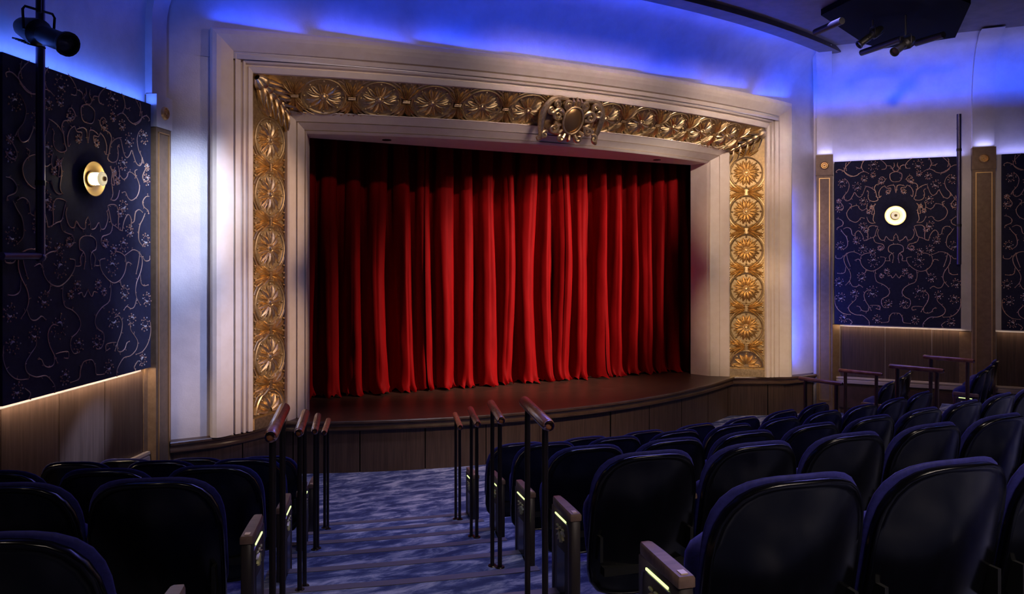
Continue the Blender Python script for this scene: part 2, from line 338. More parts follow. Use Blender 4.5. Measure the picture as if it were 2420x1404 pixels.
# ================================================================== CURTAINS
ridges = [(-3.25, 1), (-2.95, .8), (-2.654, .8), (-2.338, .9), (-1.996, 1), (-1.607, 1.2), (-1.322, 1), (-.973, 1.1), (-.648, 1), (-.309, 1), (-.003, 1), (.352, 1), (.672, 1), (.939, .9), (1.272, 1), (1.636, 1.1), (1.936, .9), (2.275, 1), (2.506, .8), (2.782, .8), (3.037, .8), (3.3, .8), (3.55, .8)]
def curtain(name, label, i0, i1, seed):
    rnd = random.Random(seed); nz = 72; per = 36; rows = []
    drift = [(rnd.uniform(-.05, .05), rnd.uniform(0, 6.28), rnd.uniform(-.05, .06)) for _ in ridges]
    zt, zb = 5.0, ZS + .004
    for iz in range(nz + 1):
        tz = iz / nz; z = zb + (zt - zb) * (tz ** 1.25); h = (z - zb); row = []
        for i in range(i0, i1):
            for k in range(per + (1 if i == i1 - 1 else 0)):
                ph = k / per
                def rx(i):
                    d, p, q = drift[i]; return ridges[i][0] + d * math.sin(h * 1.1 + p) * .6 + q * max(0, 1.6 - h) * .5
                x = rx(i) * (1 - ph) + rx(i + 1) * ph; amp = (ridges[i][1] + .22 * math.sin(i * 2.9)) * (1 - ph) + (ridges[i + 1][1] + .22 * math.sin((i + 1) * 2.9)) * ph
                flare = 1 + .25 * max(0, 1 - h / 1.5)
                wid = ridges[i + 1][0] - ridges[i][0]
                # round pleats: a broad cylinder at every ridge, a narrow deep valley between
                side = 1 if ph <= .5 else -1; q = ph if ph <= .5 else 1 - ph; ii = i if ph <= .5 else i + 1
                rs = (.335 + .05 * math.sin(ii * 2.9 + 1)) * wid * (1 + .10 * math.sin(h * 1.3 + drift[ii][1])) * (1 + .12 * max(0, 1 - h / 1.2))
                k0_ = .36
                if q < k0_:
                    th_ = q / k0_ * R(104); ox = rs * math.sin(th_); d = rs * (math.cos(th_) * 1.15)
                else:
                    t_ = (q - k0_) / (.5 - k0_); e0 = rs * math.sin(R(104)); ox = e0 + (wid / 2 - e0) * t_; d0 = rs * math.cos(R(104)) * 1.15; d = d0 - (.42 * rs) * math.sin(t_ * PI / 2)
                base_x = (rx(i) if side > 0 else rx(i + 1)); x = base_x + side * ox; dx = 0
                if ph == .5: x = (rx(i) + rx(i + 1)) / 2
                d += amp * .012 * math.sin(14 * q * side + drift[ii][1] * 3 + h * .8) + .012 * math.sin(h * 2.3 + ii * 1.7 + q * side * 4) + .006 * math.sin(h * 9 + ii * 2.1 + q * side * 9) * min(1, .3 + max(0, 1 - h))
                # hem pooling
                pool = math.exp(-h / .07)
                d += pool * (.07 + .05 * math.sin(i * 2.3 + ph * 14) + .03 * math.sin(ph * 31 + i))
                zz = z + pool * .018 * (1 + math.sin(ph * 25 + i * 3)) + (.01 if iz else 0) * math.sin(ph * 12 + i)
                y = 1.20 - .078 * x - d
                row.append(Vector((x + dx, y, zz)))
        rows.append(row)
    g = MB(); g.grid(rows); o = obj(name, g, M['velvet'], None, ang=180, org=((ridges[i0][0] + ridges[i1][0]) / 2, 1.2, ZS))
    tag(o, label, 'curtain', 'red stage curtains')
curtain('stage_curtain', 'red velvet stage curtain in deep folds at the left of the opening', 0, 6, 3)
curtain('stage_curtain', 'widest red velvet stage curtain hanging in the middle of the opening', 6, 15, 5)
curtain('stage_curtain', 'red velvet stage curtain fading into shadow at the right of the opening', 15, 22, 9)
g = MB(); g.tube([(-3.9, 1.55, 5.05), (3.9, .95, 5.05)], .03, 8); tag(obj('curtain_track', g, M['fixture'], None, org=(0, 1.2, 5.05)), 'black curtain track above the red curtains', 'curtain track')

# ================================================================== PROSCENIUM FRAME
fr = thing('proscenium_frame', 'cream and gilded moulded proscenium frame around the stage opening', 'proscenium', (0, -.2, ZS))
def seg_rows(profile, which):
    rows = []
    for pr_ in profile:
        w_, y_, z_ = pr_[:3]; cur = pr_[3] if len(pr_) > 3 else 1
        if which == 'L': rows.append([Vector((-w_, y_, ZS)), Vector((-w_, y_, z_))])
        elif which == 'R': rows.append([Vector((w_, y_, ZS)), Vector((w_, y_, z_))])
        else:
            n = 48; rows.append([Vector((w_ * (2 * i / n - 1), y_ - cur * SAG * (1 - (2 * i / n - 1) ** 2), z_)) for i in range(n + 1)])
    return rows
outer = [(4.40, -.26, 5.05), (4.40, -.36, 5.05), (4.385, -.385, 5.03), (4.345, -.41, 4.98), (4.30, -.405, 4.945), (4.25, -.385, 4.90), (4.20, -.355, 4.86), (4.165, -.335, 4.83), (4.159, -.285, 4.822), (4.148, -.285, 4.813), (4.142, -.335, 4.81), (4.085, -.315, 4.765), (4.082, -.275, 4.762), (4.064, -.275, 4.748), (4.055, -.31, 4.745), (4.03, -.298, 4.725), (4.024, -.255, 4.722), (4.004, -.255, 4.70), (3.998, -.285, 4.69), (3.96, -.275, 4.65), (3.948, -.265, 4.63), (3.946, -.227, 4.625)]
inner = [(3.526, .150, 4.305), (3.500, .085, 4.300), (3.478, .080, 4.290), (3.470, .092, 4.285), (3.380, .183, 4.207), (3.378, .225, 4.206), (3.366, .225, 4.197), (3.362, .178, 4.195), (3.260, .272, 4.128), (3.257, .305, 4.126), (3.248, .305, 4.118), (3.244, .268, 4.114), (3.229, .300, 4.090), (3.222, .310, 4.085), (3.121, .60, 4.080, 0)]
for nm, prf in (('outer', outer), ('inner', inner)):
    for wch, pn in (('L', 'jamb_moulding'), ('H', 'header_moulding'), ('R', 'jamb_moulding')):
        g = MB(); g.grid(seg_rows(prf, wch)); obj(nm + '_' + pn, g, M['cream'], fr, ang=12)
# return walls behind the inner edge (black masking)
g = MB()
for sx in (-1, 1): g.box((min(sx * 3.121, sx * 4.9), .59, ZS), (max(sx * 3.121, sx * 4.9), .62, 5.9))
g.box((-3.2, .59, 4.08), (3.2, .62, 5.9)); obj('masking', g, M['black'], fr, smooth=False)
go_, gi_ = (3.946, -.227, 4.625), (3.526, .150, 4.305)
for wch in 'LHR':
    g = MB(); g.grid(seg_rows([go_, gi_], wch)); obj('gilded_ground', g, M['gold_dark'], fr, ang=12)
for sx in (-1, 1):   # plain gilt foot block
    a = Vector((sx * go_[0], go_[1], 0)); b2 = Vector((sx * gi_[0], gi_[1], 0)); nn = Vector((sx * -(b2 - a).y * -1, 0, 0))
    dvec = (b2 - a).normalized(); nrm = Vector((dvec.y, -dvec.x, 0))
    if nrm.y > 0: nrm = -nrm
    q0 = a + nrm * .002; q1 = b2 + nrm * .002; t0 = a + nrm * .03; t1 = b2 + nrm * .03
    g = MB(); g.hexa([q0 + Vector((0, 0, ZS)), q1 + Vector((0, 0, ZS)), t1 + Vector((0, 0, ZS)), t0 + Vector((0, 0, ZS))], [p + Vector((0, 0, ZS + .125)) for p in (q0, q1, t1, t0)])
    obj('gilded_foot_block', g, M['gold'], fr, smooth=False)
# rosette meshes: local X,Y in the band plane, Z outward
def petal_mb(L0, W0, H0, r0):
    g = MB(); rows = []
    n = 7
    for i in range(n + 1):
        t = i / n; wv = W0 * math.sin(PI * (t * .82 + .12)) ** .8; hh = H0 * math.sin(PI * (.15 + .8 * t))
        rr = r0 + L0 * t
        rows.append([Vector((rr, -wv, .004)), Vector((rr, -wv * .55, .006 + hh)), Vector((rr, 0, .004 + hh * .55)), Vector((rr, wv * .55, .006 + hh)), Vector((rr, wv, .004))])
    g.grid(rows); return g
RO = .262
pet_me = petal_mb(.165, .033, .034, .040).mesh('petal', M['gold'])
pet2_me = petal_mb(.155, .018, .022, .046).mesh('petal_small', M['gold'])
g = MB(); g.lathe([(0, .006), (.235, .006), (.242, .012), (.246, .024), (.256, .028), (.264, .022), (.267, .0)], 40, (0, 0, 0), (0, 0, 1), (1, 0, 0))
for i in range(8):
    a = 2 * PI * i / 8 + PI / 8 * 0; g.ball((.219 * math.cos(a), .219 * math.sin(a), .012), .017, 8, 5)
plate_me = g.mesh('rosette_plate', M['gold_plate'])
g = MB(); g.lathe([(.052, .0), (.052, .018), (.040, .03), (.032, .026), (.024, .034), (.018, .05), (0, .056)], 16, (0, 0, 0), (0, 0, 1), (1, 0, 0))
for i in range(12):
    a = 2 * PI * i / 12; g.ball((.047 * math.cos(a), .047 * math.sin(a), .026), .011, 6, 4)
boss_me = g.mesh('rosette_boss', M['gold'])
# acanthus spandrel between two rosettes: local X across the band, Y along it
def acanthus():
    g = MB()
    g.box((-.020, -.045, 0), (.020, .045, .03)); g.tube([(-.012, -.042, .03), (-.012, .042, .03)], .008, 6); g.tube([(.012, -.042, .03), (.012, .042, .03)], .008, 6)
    for sx in (-1, 1):
        for sy in (-1, 1):
            for k, (an, ln, wd) in enumerate(((5, .225, .026), (18, .235, .027), (33, .24, .027), (49, .235, .026), (64, .16, .022))):
                a = R(an)
                rows = []
                for i in range(7):
                    t = i / 6; bend = .035 * t * t * (1 if k < 3 else .4)
                    x = .03 + math.cos(a) * ln * t; y = .008 + math.sin(a) * ln * t * .62 + bend
                    wv = wd * math.sin(PI * (.12 + .83 * t)) ** .8; hz = .040 * math.sin(PI * (.18 + .75 * t)) + (.014 if k % 2 else 0)
                    px, py = -math.sin(a), math.cos(a)
                    rows.append([Vector((sx * min(.272, (x + px * q * wv)), sy * (y + py * q * wv), z)) for q, z in ((-1, .002), (-.5, hz), (0, hz * .6), (.5, hz), (1, .002))])
                g.grid(rows)
            g.tube([(sx * .27 * q_, sy * (.3125 - math.sqrt(.287 ** 2 - (.27 * q_) ** 2)), .012) for q_ in (0.08, .25, .42, .58, .72, .85, .95, 1)], .009, 6)
            # curled bead at tips
            g.ball((sx * .252, sy * .03, .018), .015, 6, 4); g.ball((sx * .255, sy * .115, .018), .013, 6, 4)
    return g
acan_me = acanthus().mesh('acanthus_leaf', M['gold'])
def band_mtx(kind, s):
    """matrix (world) of a place on the gilded band; s = height for jambs, x for the header"""
    if kind in 'LR':
        sx = -1 if kind == 'L' else 1
        a = Vector((sx * go_[0], go_[1], 0)); b_ = Vector((sx * gi_[0], gi_[1], 0)); c = (a + b_) / 2; c.z = s
        X = (b_ - a).normalized(); Y = Vector((0, 0, 1)); Z = X.cross(Y)
        if Z.y > 0: X = -X; Z = X.cross(Y)
    else:
        wm = (go_[0] + gi_[0]) / 2; t = s / wm
        a = Vector((s, hy(go_[1], t), go_[2])); b_ = Vector((s, hy(gi_[1], t), gi_[2])); c = (a + b_) / 2
        T = Vector((1, SAG * 2 * t / wm, 0)).normalized(); X = (b_ - a).normalized(); X = (X - T * X.dot(T)).normalized(); Y = T; Z = X.cross(Y)
        if Z.y > 0: Y = -Y; Z = X.cross(Y)
    m_ = Matrix((X, Y, Z)).transposed().to_4x4(); m_.translation = c; return m_
loc_inv = Matrix.Translation(-Vector(fr.location))
def place_rosette(kind, s, cut=None):
    bm_ = band_mtx(kind, s)
    p = inst('rosette', plate_me, fr, mtx=loc_inv @ bm_)
    for i in range(12): inst('petal', pet_me, p, mtx=Matrix.Rotation(2 * PI * (i + .5) / 12, 4, 'Z'))
    for i in range(12): inst('petal', pet2_me, p, mtx=Matrix.Rotation(2 * PI * i / 12, 4, 'Z') @ Matrix.Translation((0, 0, -.002)))
    inst('boss', boss_me, p, mtx=Matrix.Identity(4))
def half_rosette(kind, s):
    # the lowest rosette is cut by the foot block: only its upper half exists
    bm_ = band_mtx(kind, s); g = MB(); n = 20
    up = 1 if (bm_.to_3x3() @ Vector((0, 1, 0))).z > 0 else -1
    g.grid([[Vector((r * math.cos(PI * i / n), up * r * math.sin(PI * i / n), h)) for i in range(n + 1)] for r, h in [(0, .004), (.215, .004), (.228, .010), (.236, .028), (.250, .034), (.262, .026), (.266, .0)]])
    for i in range(5):
        a = up * PI * i / 4; g.ball((.203 * math.cos(a), .203 * math.sin(a), .012), .017, 8, 5)
    p = obj('half_rosette', g, M['gold'], fr, org=(0, 0, 0)); p.matrix_local = loc_inv @ bm_
    for i in range(7): inst('petal', pet_me, p, mtx=Matrix.Rotation(up * PI * (i / 6 * .94 + .03), 4, 'Z'))
M['upholstery'].node_tree.nodes['Principled BSDF'].inputs['Sheen Tint'].default_value = (.25, .25, 1, 1)
SP = .625
for kd in 'LR':
    for k in range(5): place_rosette(kd, 3.92 - SP * k); 
    for k in range(5): inst('acanthus_leaf', acan_me, fr, mtx=loc_inv @ band_mtx(kd, 3.92 - SP * (k + .5)))
    half_rosette(kd, 3.92 - SP * 5 + .0)
for k in range(1, 6):
    for sx in (-1, 1):
        if k < 6: place_rosette('H', sx * (.60 + (k - 1) * .635 + .0) if k else 0)
        inst('acanthus_leaf', acan_me, fr, mtx=loc_inv @ band_mtx('H', sx * (.60 + (k - .5) * .635)))
inst('acanthus_leaf', acan_me, fr, mtx=loc_inv @ band_mtx('H', .3)); inst('acanthus_leaf', acan_me, fr, mtx=loc_inv @ band_mtx('H', -.3))
# acanthus in the mitred corners
def corner_leaf(sx):
    g = MB(); a = Vector((sx * 3.93, -.25, 4.60)); b_ = Vector((sx * 3.53, .12, 4.31))
    # leafy roll down the mitre: overlapping scalloped knuckles
    ax = (b_ - a).normalized(); u1 = Vector((sx * .5, .2, -.6)); u1 = (u1 - ax * u1.dot(ax)).normalized(); u2 = ax.cross(u1)
    for k in range(6):
        t = k / 6 + .05; p = a.lerp(b_, t) + Vector((-sx * .02, -.035, -.02)); rr = .085 - .006 * k
        rows = []
        for i in range(7):
            q = i / 6; pr2 = rr * (math.sin(PI * (.08 + .62 * q)) ** .7)
            rows.append([p + ax * (.13 * q - .03) + (u1 * math.cos(2 * PI * j / 24) + u2 * math.sin(2 * PI * j / 24)) * pr2 * (1 + .13 * (j % 2)) for j in range(24)])
        g.grid(rows, close_u=True)
    for k in range(5):
        for dr, pd in ((Vector((-sx * .22, -.03, .01)), Vector((0, .02, .05))), (Vector((0, -.03, -.24)), Vector((.045 * sx, .04, 0)))):
            p = a.lerp(b_, k / 5 + .12); rows = []
            for i in range(7):
                q = i / 6; wv = math.sin(PI * (.12 + .83 * q)); c_ = p + dr * q + ax * .10 * q + Vector((0, -.05 * math.sin(PI * (.2 + .7 * q)), 0))
                rows.append([c_ - pd * wv, c_ - pd * wv * .5 + Vector((0, -.025, 0)) * wv, c_, c_ + pd * wv * .5 + Vector((0, -.025, 0)) * wv, c_ + pd * wv])
            g.grid(rows)
    # fan under the corner on the jamb
    for k in range(7):
        an = R(-60 + 20 * k); rows = []
        c = Vector((sx * 3.735, -.04, 4.17)); X = (Vector((gi_[0] * sx, gi_[1], 0)) - Vector((go_[0] * sx, go_[1], 0))).normalized(); Yv = Vector((0, 0, 1))
        for i in range(6):
            u = i / 5; q = c + (X * math.sin(an) * sx * -1 + Yv * math.cos(an)) * (.03 + .19 * u) ; wv = .02 * math.sin(PI * (.15 + .8 * u)); pd = (X * math.cos(an) * sx * -1 - Yv * math.sin(an))
            nn = Vector((-sx * .67, -.74, 0)); hz = .028 * math.sin(PI * (.2 + .7 * u))
            rows.append([q - pd * wv, q - pd * wv * .5 + nn * hz, q + nn * hz * .5, q + pd * wv * .5 + nn * hz, q + pd * wv])
        g.grid(rows)
    return g
for sx in (-1, 1): obj('corner_acanthus', corner_leaf(sx), M['gold'], fr)
# cartouche at the crown
cm_ = band_mtx('H', 0); cm_c = cm_.translation + Vector((0, -.02, -.06))
ct = Matrix.Rotation(R(52), 4, 'X'); 
def CP(x, z, d): # tilted panel: x sideways, z up the panel, d outwards
    ty = Vector((0, -.42, .907)); no = Vector((0, -.907, -.42)); return cm_c + Vector((1, 0, 0)) * x + ty * z + no * (d + .07)
base = obj('cartouche', MB().grid([[CP(r * math.cos(2 * PI * k / 36) * 1.55, r * math.sin(2 * PI * k / 36) * 1.02, h) for k in range(36)] for r, h in ((0, -.02), (.22, -.02), (.26, -.05), (.262, -.12))], close_u=True), M['gold_dark'], fr)
g = MB(); g.grid([[CP(r * math.cos(2 * PI * k / 32) * .80, r * math.sin(2 * PI * k / 32) * 1.0, h) for k in range(32)] for r, h in ((0, .075), (.10, .07), (.155, .055), (.165, .045))], close_u=True); obj('oval_boss', g, mat('boss_dark_gold', (.42, .25, .10), .35, .9), base)
g = MB(); pts = [CP(.18 * math.cos(2 * PI * k / 40) * .82, .18 * math.sin(2 * PI * k / 40), .055) for k in range(41)]; g.tube(pts, .017, 8, False); obj('oval_rim', g, M['gold'], base)
def scroll(cx, cz, r, a0, turns, dirn, rad=.026, d=.045, lead=None):
    pts = []
    if lead:
        pts += [(p[0], p[1]) for p in lead]
    n = int(14 * turns)
    for i in range(n + 1):
        t = i / n; rr = r * (1 - .82 * t); a = a0 + dirn * 2 * PI * turns * t
        pts.append((cx + rr * math.cos(a), cz + rr * math.sin(a)))
    sp = smoothpath([(p[0], p[1], 0) for p in pts], 2)
    m_ = len(sp); return [CP(p.x, p.y, d + .02 * math.sin(PI * i / m_)) for i, p in enumerate(sp)], [rad * (1 - .45 * i / m_) for i in range(m_)]
specs = [(.25, .06, .085, PI, 1.4, -1), (.27, -.12, .075, PI / 2, 1.3, 1), (.14, -.23, .055, PI * .9, 1.1, 1), (.12, .21, .06, -PI / 2, 1.2, 1), (.36, .12, .06, PI, 1.1, 1), (.38, -.22, .05, PI * .7, 1.1, -1), (.30, .2, .055, -PI * .6, 1.2, -1)]
for sx in (-1, 1):
    for (cx, cz, r_, a0, tn, dr) in specs:
        A0 = a0 if sx > 0 else PI - a0
        P_, rd = scroll(sx * cx, cz, r_, A0, tn, dr * sx); g = MB(); g.tube(P_, rd, 8); g.ball(P_[-1], .026, 8, 5); obj('scroll', g, M['gold'], base)
    # outer sweeping leaf
    lp = [(sx * .13, .26), (sx * .26, .27), (sx * .38, .22), (sx * .45, .08), (sx * .44, -.1), (sx * .41, -.24), (sx * .46, -.29)]
    sp = smoothpath([(p[0], p[1], 0) for p in lp], 4); g = MB(); g.tube([CP(p.x, p.y, .02) for p in sp], [.044 * (1 - .6 * abs(2 * i / len(sp) - 1)) + .008 for i in range(len(sp))], 8); obj('leaf_sweep', g, M['gold'], base)
for i in range(13):
    a = R(130 + 280 * i / 12); g = MB(); P_ = [CP(math.cos(a) * .2 * .9, math.sin(a) * .2, .05), CP(math.cos(a) * .25, math.sin(a) * .25, .06), CP(math.cos(a) * .30, math.sin(a) * .285, .03)]
    g.tube(P_, [.018, .032, .014], 7); obj('leaf_tip', g, M['gold'], base)
g = MB()
for i in range(5):
    a = R(55 + 17.5 * i); g.tube([CP(math.cos(a) * .16, math.sin(a) * .18, .05), CP(math.cos(a) * .2, math.sin(a) * .26, .07), CP(math.cos(a) * .2, math.sin(a) * .30, .03)], [.012, .024, .01], 7)
obj('shell_crest', g, M['gold'], base)
# small soffit downlights
for x in (-2.2, 2.2):
    g = MB(); t = x / 3.2; y = .45 - SAG * (1 - t * t) * .5
    g.lathe([(.0, -.004), (.055, -.004), (.06, 0), (.06, .01)], 20, (x, y, 4.078), (0, 0, 1), (1, 0, 0)); obj('soffit_downlight', g, M['fixture'], fr)

# ================================================================== WALLS, COVES, CEILING
def yb(x):
    t = max(-1, min(1, x / 4.4)); return -.27 - SAG * (1 - t * t)
def Yr(x):
    t = max(-1, min(1, x / 4.9)); return -.66 - .78 * (1 - t * t)
ZC, ZR = 5.02, 5.80
g = MB()
for sx in (-1, 1):
    xs_ = [sx * 4.30, sx * (4.95 if sx < 0 else 5.05)]
    g.grid([[Vector((x, -.27, ZS)) for x in xs_], [Vector((x, -.27, 4.75)) for x in xs_]])
n = 44; xs_ = [-5.3 + 10.6 * i / n for i in range(n + 1)]
g.grid([[Vector((x, yb(x), 4.75)) for x in xs_], [Vector((x, yb(x), ZC)) for x in xs_]] + [[Vector((x, yb(x) + (Yr(x) - yb(x)) * (1 - math.cos(a)), ZC + (ZR + .04 - ZC) * math.sin(a))) for x in xs_] for a in [PI / 2 * (k + 1) / 10 for k in range(10)]])
g.grid([[Vector((x, Yr(x), ZR + .04)) for x in xs_], [Vector((x, Yr(x) - .2, ZR + .06)) for x in xs_]])
struct('wall_front', g, M['plaster'], 'pearl plaster wall and cove over the proscenium lit deep blue', 'wall', ang=50)
g = MB(); xs_ = [-4.86 + 9.72 * i / n for i in range(n + 1)]
def ribs(x, off): return Yr(x) - off
g.grid([[Vector((x, ribs(x, 0), ZR + .06)) for x in xs_], [Vector((x, ribs(x, 0), ZR)) for x in xs_], [Vector((x, ribs(x, .26), ZR)) for x in xs_], [Vector((x, ribs(x, .26), ZR + .07)) for x in xs_]])
struct('trim_1', g, M['ceiling'], 'curved ceiling rib crossing in front of the proscenium cove', 'ceiling rib', ang=30)
g = MB(); g.box((-15, -14, 5.87), (15, .2, 5.97)); struct('ceiling', g, M['ceiling'], 'dark plaster ceiling above the seats', 'ceiling', smooth=False)
def cove(side, n0, s0, s1, zt0, zt1, segs=12, ret=False):
    """wall strip from zt0 up, curving into the ceiling"""
    prof = [(n0, zt0), (n0, 5.0)] + [(n0 + .85 * (1 - math.cos(a)), 5.0 + (zt1 - 5.0) * math.sin(a)) for a in [PI / 2 * (k + 1) / segs for k in range(segs)]]
    g = MB(); g.grid([[WP(side, s0, nn, z), WP(side, s1, nn, z)] for nn, z in prof])
    if ret:
        for s_ in (s0, s1): g.grid([[WP(side, s_, nn, z), WP(side, s_, nn - .13, z + .0)] for nn, z in prof])
    return g
walls = {}
for sd, nm in (('L', 'left'), ('R', 'right')):
    g = cove(sd, -.12, -.05, 8.5, 0, 5.88); walls[sd] = struct('wall_' + nm, g, M['plaster'], 'pearl plaster %s side wall curving into a blue lit cove' % nm, 'wall', ang=50)
    # wainscot of walnut panels
    wn = thing('trim_wainscot_' + nm, 'walnut veneer wainscot below the fabric panels on the %s wall' % nm, 'wainscot', WP(sd, 1.2, -.1, 0), kind='structure')
    edges = [.36, 1.02, 1.68, 2.2] if sd == 'R' else [.36, .98, 1.60, 2.25]
    edges = edges + [edges[-1] + .34 + q for q in (0, .7, 1.4, 2.1)]
    for a, b_ in zip(edges[:-1], edges[1:]):
        g = MB(); g.hexa([WP(sd, a + .004, -.118, 0), WP(sd, b_ - .004, -.118, 0), WP(sd, b_ - .004, -.095, 0), WP(sd, a + .004, -.095, 0)], [WP(sd, a + .004, -.118, 1.42), WP(sd, b_ - .004, -.118, 1.42), WP(sd, b_ - .004, -.095, 1.42), WP(sd, a + .004, -.095, 1.42)])
        obj('wainscot_panel', g, M['walnut'], wn, smooth=False)
    for z0_, z1_, s0_, s1_ in ((0, 1.455, .0, .352),) + (((0, 1.40, 2.05, 2.225),) if sd == 'R' else ()):
        g = MB(); g.hexa([WP(sd, s0_, -.118, z0_), WP(sd, s1_, -.118, z0_), WP(sd, s1_, -.088, z0_), WP(sd, s0_, -.088, z0_)], [WP(sd, s0_, -.118, z1_), WP(sd, s1_, -.118, z1_), WP(sd, s1_, -.088, z1_), WP(sd, s0_, -.088, z1_)]); obj('corner_stile', g, M['bronze'], wn, smooth=False)
    g = MB(); g.grid([[WP(sd, .30, nn, z), WP(sd, 4.6, nn, z)] for nn, z in ((-.1, .60), (-.055, .60), (-.05, .575), (-.062, .555), (-.055, .545), (-.05, .50), (-.07, .49), (-.1, .49))]); obj('ledge_moulding', g, M['ledge'], wn, ang=20)
    g = MB(); g.hexa([WP(sd, .30, -.1, .10), WP(sd, 4.6, -.1, .10), WP(sd, 4.6, -.06, .10), WP(sd, .30, -.06, .10)], [WP(sd, .30, -.1, .44), WP(sd, 4.6, -.1, .44), WP(sd, 4.6, -.075, .44), WP(sd, .30, -.075, .44)]); obj('skirting', g, M['walnut_trim'], wn, smooth=False)
# pilasters
def pilaster(sd, s0, wd, label):
    p = thing('pilaster', label, 'pilaster', WP(sd, s0 + wd / 2, -.06, 0), 'bronze wall pilasters'); top = 4.235; s1 = s0 + wd
    def hx(a, b_, n0, n1, z0, z1, mb=None):
        g = mb or MB(); g.hexa([WP(sd, a, n0, z0), WP(sd, b_, n0, z0), WP(sd, b_, n1, z0), WP(sd, a, n1, z0)], [WP(sd, a, n0, z1), WP(sd, b_, n0, z1), WP(sd, b_, n1, z1), WP(sd, a, n1, z1)]); return g
    g = hx(s0, s1, -.12, 0, 0, top); obj('shaft', g, M['bronze'], p, smooth=False)
    obj('cap_block', hx(s0 - .008, s1 + .008, -.10, .012, 3.905, top + .005), M['bronze'] if sd == 'R' or s0 > 1 else M['plaster'], p, smooth=False)  # left cap takes pale plaster: its lit look is put into the colour
    i0, i1 = s0 + .04, s1 - .04; z0, z1 = .2, 3.86
    g = MB()
    for a, b_, c, d in ((i0, i0 + .012, z0, z1), (i1 - .012, i1, z0, z1), (i0, i1, z1 - .012, z1), (i0, i1, z0, z0 + .012)): hx(a, b_, -.002, .010, c, d, g)
    obj('gold_bead', g, M['goldline'], p, smooth=False)
    c = WP(sd, (s0 + s1) / 2, .012, 4.065); nn = nL if sd == 'L' else nR; dd = dL if sd == 'L' else dR
    g = MB(); g.lathe([(0, .012), (.012, .02), (.018, .006), (.026, .006), (.032, .022), (.040, .006), (.047, .006), (.054, .024), (.064, .02), (.070, 0)], 28, c, nn, dd); obj('medallion', g, M['goldline'], p)
    # lit extension strip up the wall and over the cove
    g = cove(sd, -.045, s0 + .005, s1 - .005, top - .02, 5.84, ret=True); obj('plaster_rib', g, M['plaster'], walls[sd], ang=50)
    return p
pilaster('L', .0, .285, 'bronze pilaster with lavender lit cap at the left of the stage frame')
pilaster('R', .0, .245, 'bronze pilaster right next to the blue strip right of the frame')
pilaster('R', 2.215, .30, 'taller looking bronze pilaster beyond the right embroidered panel')

